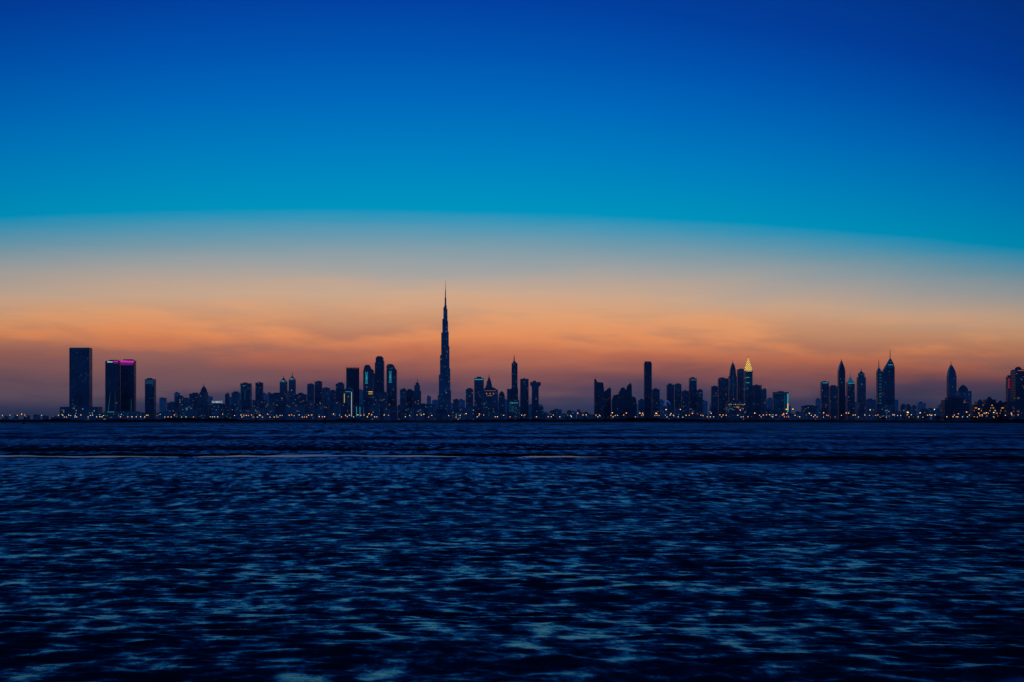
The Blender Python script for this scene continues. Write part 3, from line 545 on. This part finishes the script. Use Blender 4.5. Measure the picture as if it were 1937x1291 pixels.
# ------------------------------------------------------------------ sea
step = []; d = 3.0; ds = []
while d < 3200:
    if d < 17: st = 1.0
    elif d < 45: st = .07
    elif d < 175: st = .07+(d-45)/130*.4
    else: st = max(.47, .47*(d/175)**2)
    ds.append(d); step.append(st); d += st
ds = np.array(ds); step = np.array(step)
tv = np.concatenate([-np.geomspace(6, .40, 26)[:-1], np.linspace(-.39, .39, 700), np.geomspace(.40, 6, 26)[1:]])
XX = (ds[:, None]*tv[None, :]); YY = np.repeat(ds[:, None], len(tv), 1); ZZ = np.zeros_like(XX)
def field(sc, seed, ry=1.5, ang=0., octs=((1., .7), (2.1, .5))):            # smooth irregular value noise, roughly -1..1
    rr = np.random.default_rng(seed); G = rr.normal(0, 1, (256, 256)); out = np.zeros_like(XX)
    U = XX*math.cos(ang)-YY*math.sin(ang); Vv = XX*math.sin(ang)+YY*math.cos(ang)
    for o_, am in octs:
        a = U*o_/sc+17.3*o_; b = Vv*o_/(sc*ry)+5.1*o_; ia = np.floor(a).astype(int); ib = np.floor(b).astype(int); fa = a-ia; fb = b-ib
        fa = fa*fa*fa*(fa*(fa*6-15)+10); fb = fb*fb*fb*(fb*(fb*6-15)+10); g = lambda p, q: G[p % 256, q % 256]
        out += am*((g(ia, ib)*(1-fa)+g(ia+1, ib)*fa)*(1-fb)+(g(ia, ib+1)*(1-fa)+g(ia+1, ib+1)*fa)*fb)
    return out
NC = 80; lam = np.exp(rng.uniform(math.log(.3), math.log(1.8), NC)); th = rng.normal(.12, .5, NC); ph = rng.uniform(0, 6.28, NC)
SL = .075*math.sqrt(2/NC)
for gI in range(4):
    H = np.zeros_like(XX)
    for l, a, p in list(zip(lam, th, ph))[gI::4]:
        k_ = 2*math.pi/l; fade = np.clip((l/step-2.2)/2.0, 0, 1)
        if fade.max() <= 0: continue
        r1 = int(np.nonzero(fade > 0)[0].max())+1
        H[:r1] += fade[:r1, None]*SL/k_*np.sin(k_*(XX[:r1]*math.sin(a)+YY[:r1]*math.cos(a))+p)
    ZZ += H*np.clip(.85+.75*field(.9+.7*gI, 11+gI), .05, 2.2)
for l, a, p in zip(np.exp(rng.uniform(math.log(2), math.log(10), 24)), rng.normal(.2, .45, 24), rng.uniform(0, 6.28, 24)):
    k_ = 2*math.pi/l; fade = np.clip((l/step-2.2)/2.0, 0, 1)[:, None]
    ZZ += fade*.026*math.sqrt(2/24)/k_*np.sin(k_*(XX*math.sin(a)+YY*math.cos(a))+p)
nr, nc = XX.shape
co = np.stack([XX, YY, ZZ], -1).reshape(-1, 3)
idx = np.arange(nr*nc).reshape(nr, nc)
quads = np.stack([idx[:-1, :-1], idx[:-1, 1:], idx[1:, 1:], idx[1:, :-1]], -1).reshape(-1, 4)
me = bpy.data.meshes.new('sea'); me.vertices.add(len(co)); me.vertices.foreach_set('co', co.ravel())
me.loops.add(quads.size); me.loops.foreach_set('vertex_index', quads.ravel().astype(np.int32))
me.polygons.add(len(quads)); me.polygons.foreach_set('loop_start', np.arange(0, quads.size, 4, dtype=np.int32)); me.polygons.foreach_set('loop_total', np.full(len(quads), 4, dtype=np.int32))
me.polygons.foreach_set('use_smooth', np.ones(len(quads), dtype=bool)); me.update(calc_edges=True)
me.materials.append(M['sea_water'])
sea = bpy.data.objects.new('sea', me); C.objects.link(sea); tag(sea, kind='structure')

# ------------------------------------------------------------------ sandbars and surf line
def bar(name, mt, x0, x1, yc, wid, hgt, slope=0, seed=0, z0=-.2, taper=8., gap=0, sheen=0):
    rr = random.Random(seed); q = MB(); N = 340; V = []; Fc = []; off = [rr.uniform(0, 6.28) for _ in range(6)]
    for i in range(N+1):
        xv = x0+(x1-x0)*i/N; e = min(1, (xv-x0)/taper+.02, (x1-xv)/taper+.02)
        wob = .9*math.sin(xv/9.+off[0])+.5*math.sin(xv/3.7+off[1])
        th_ = max(.05, 1+.25*math.sin(xv/5.3+off[2])+.2*math.sin(xv/1.9+off[3])+.15*math.sin(xv/.7+off[4]))*e
        if gap: th_ *= max(0.03, min(1, .75+gap*math.sin(xv/7.7+off[5])+gap*math.sin(xv/2.3)))
        c = yc+slope*(xv-x0)+wob; hw = wid/2*th_; hh = hgt*min(1, th_)
        if sheen:   # a nearly flat wet skim, tilt shaped so its sheen mirrors paler sky
            dz = .04*math.sin(xv/5.1+off[2])+.03*math.sin(xv/1.7+off[3])+.016*math.sin(xv/.6+off[1]); h0 = hgt+dz; sl = max(.004, sheen*(1+.6*math.sin(xv/6.1+off[4])))
            V += [(xv, c-hw-.02, z0), (xv, c-hw, h0-.5), (xv, c-hw+.01, h0), (xv, c+hw, h0+sl*2*hw), (xv, c+hw+.02, z0)]
        else:
            V += [(xv, c-hw, z0), (xv, c-hw*.55, hh*.8), (xv, c, hh), (xv, c+hw*.6, hh*.7), (xv, c+hw, z0)]
    for i in range(N):
        for j in range(4): Fc.append((i*5+j, (i+1)*5+j, (i+1)*5+j+1, i*5+j+1))
    q.add(V, Fc); o = q.build(name, mt)
    if not sheen: o.data.polygons.foreach_set('use_smooth', [True]*len(o.data.polygons))
    return tag(o, kind='structure')
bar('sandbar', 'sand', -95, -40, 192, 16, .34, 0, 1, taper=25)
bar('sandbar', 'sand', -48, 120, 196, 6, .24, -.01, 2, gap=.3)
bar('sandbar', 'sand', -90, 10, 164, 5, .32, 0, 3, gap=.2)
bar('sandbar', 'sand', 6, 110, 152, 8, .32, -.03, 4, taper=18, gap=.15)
bar('surf_line', 'foam', -90, 10.5, 158.5, 3.6, .06, 0, 5, gap=.3, sheen=.026, taper=6)
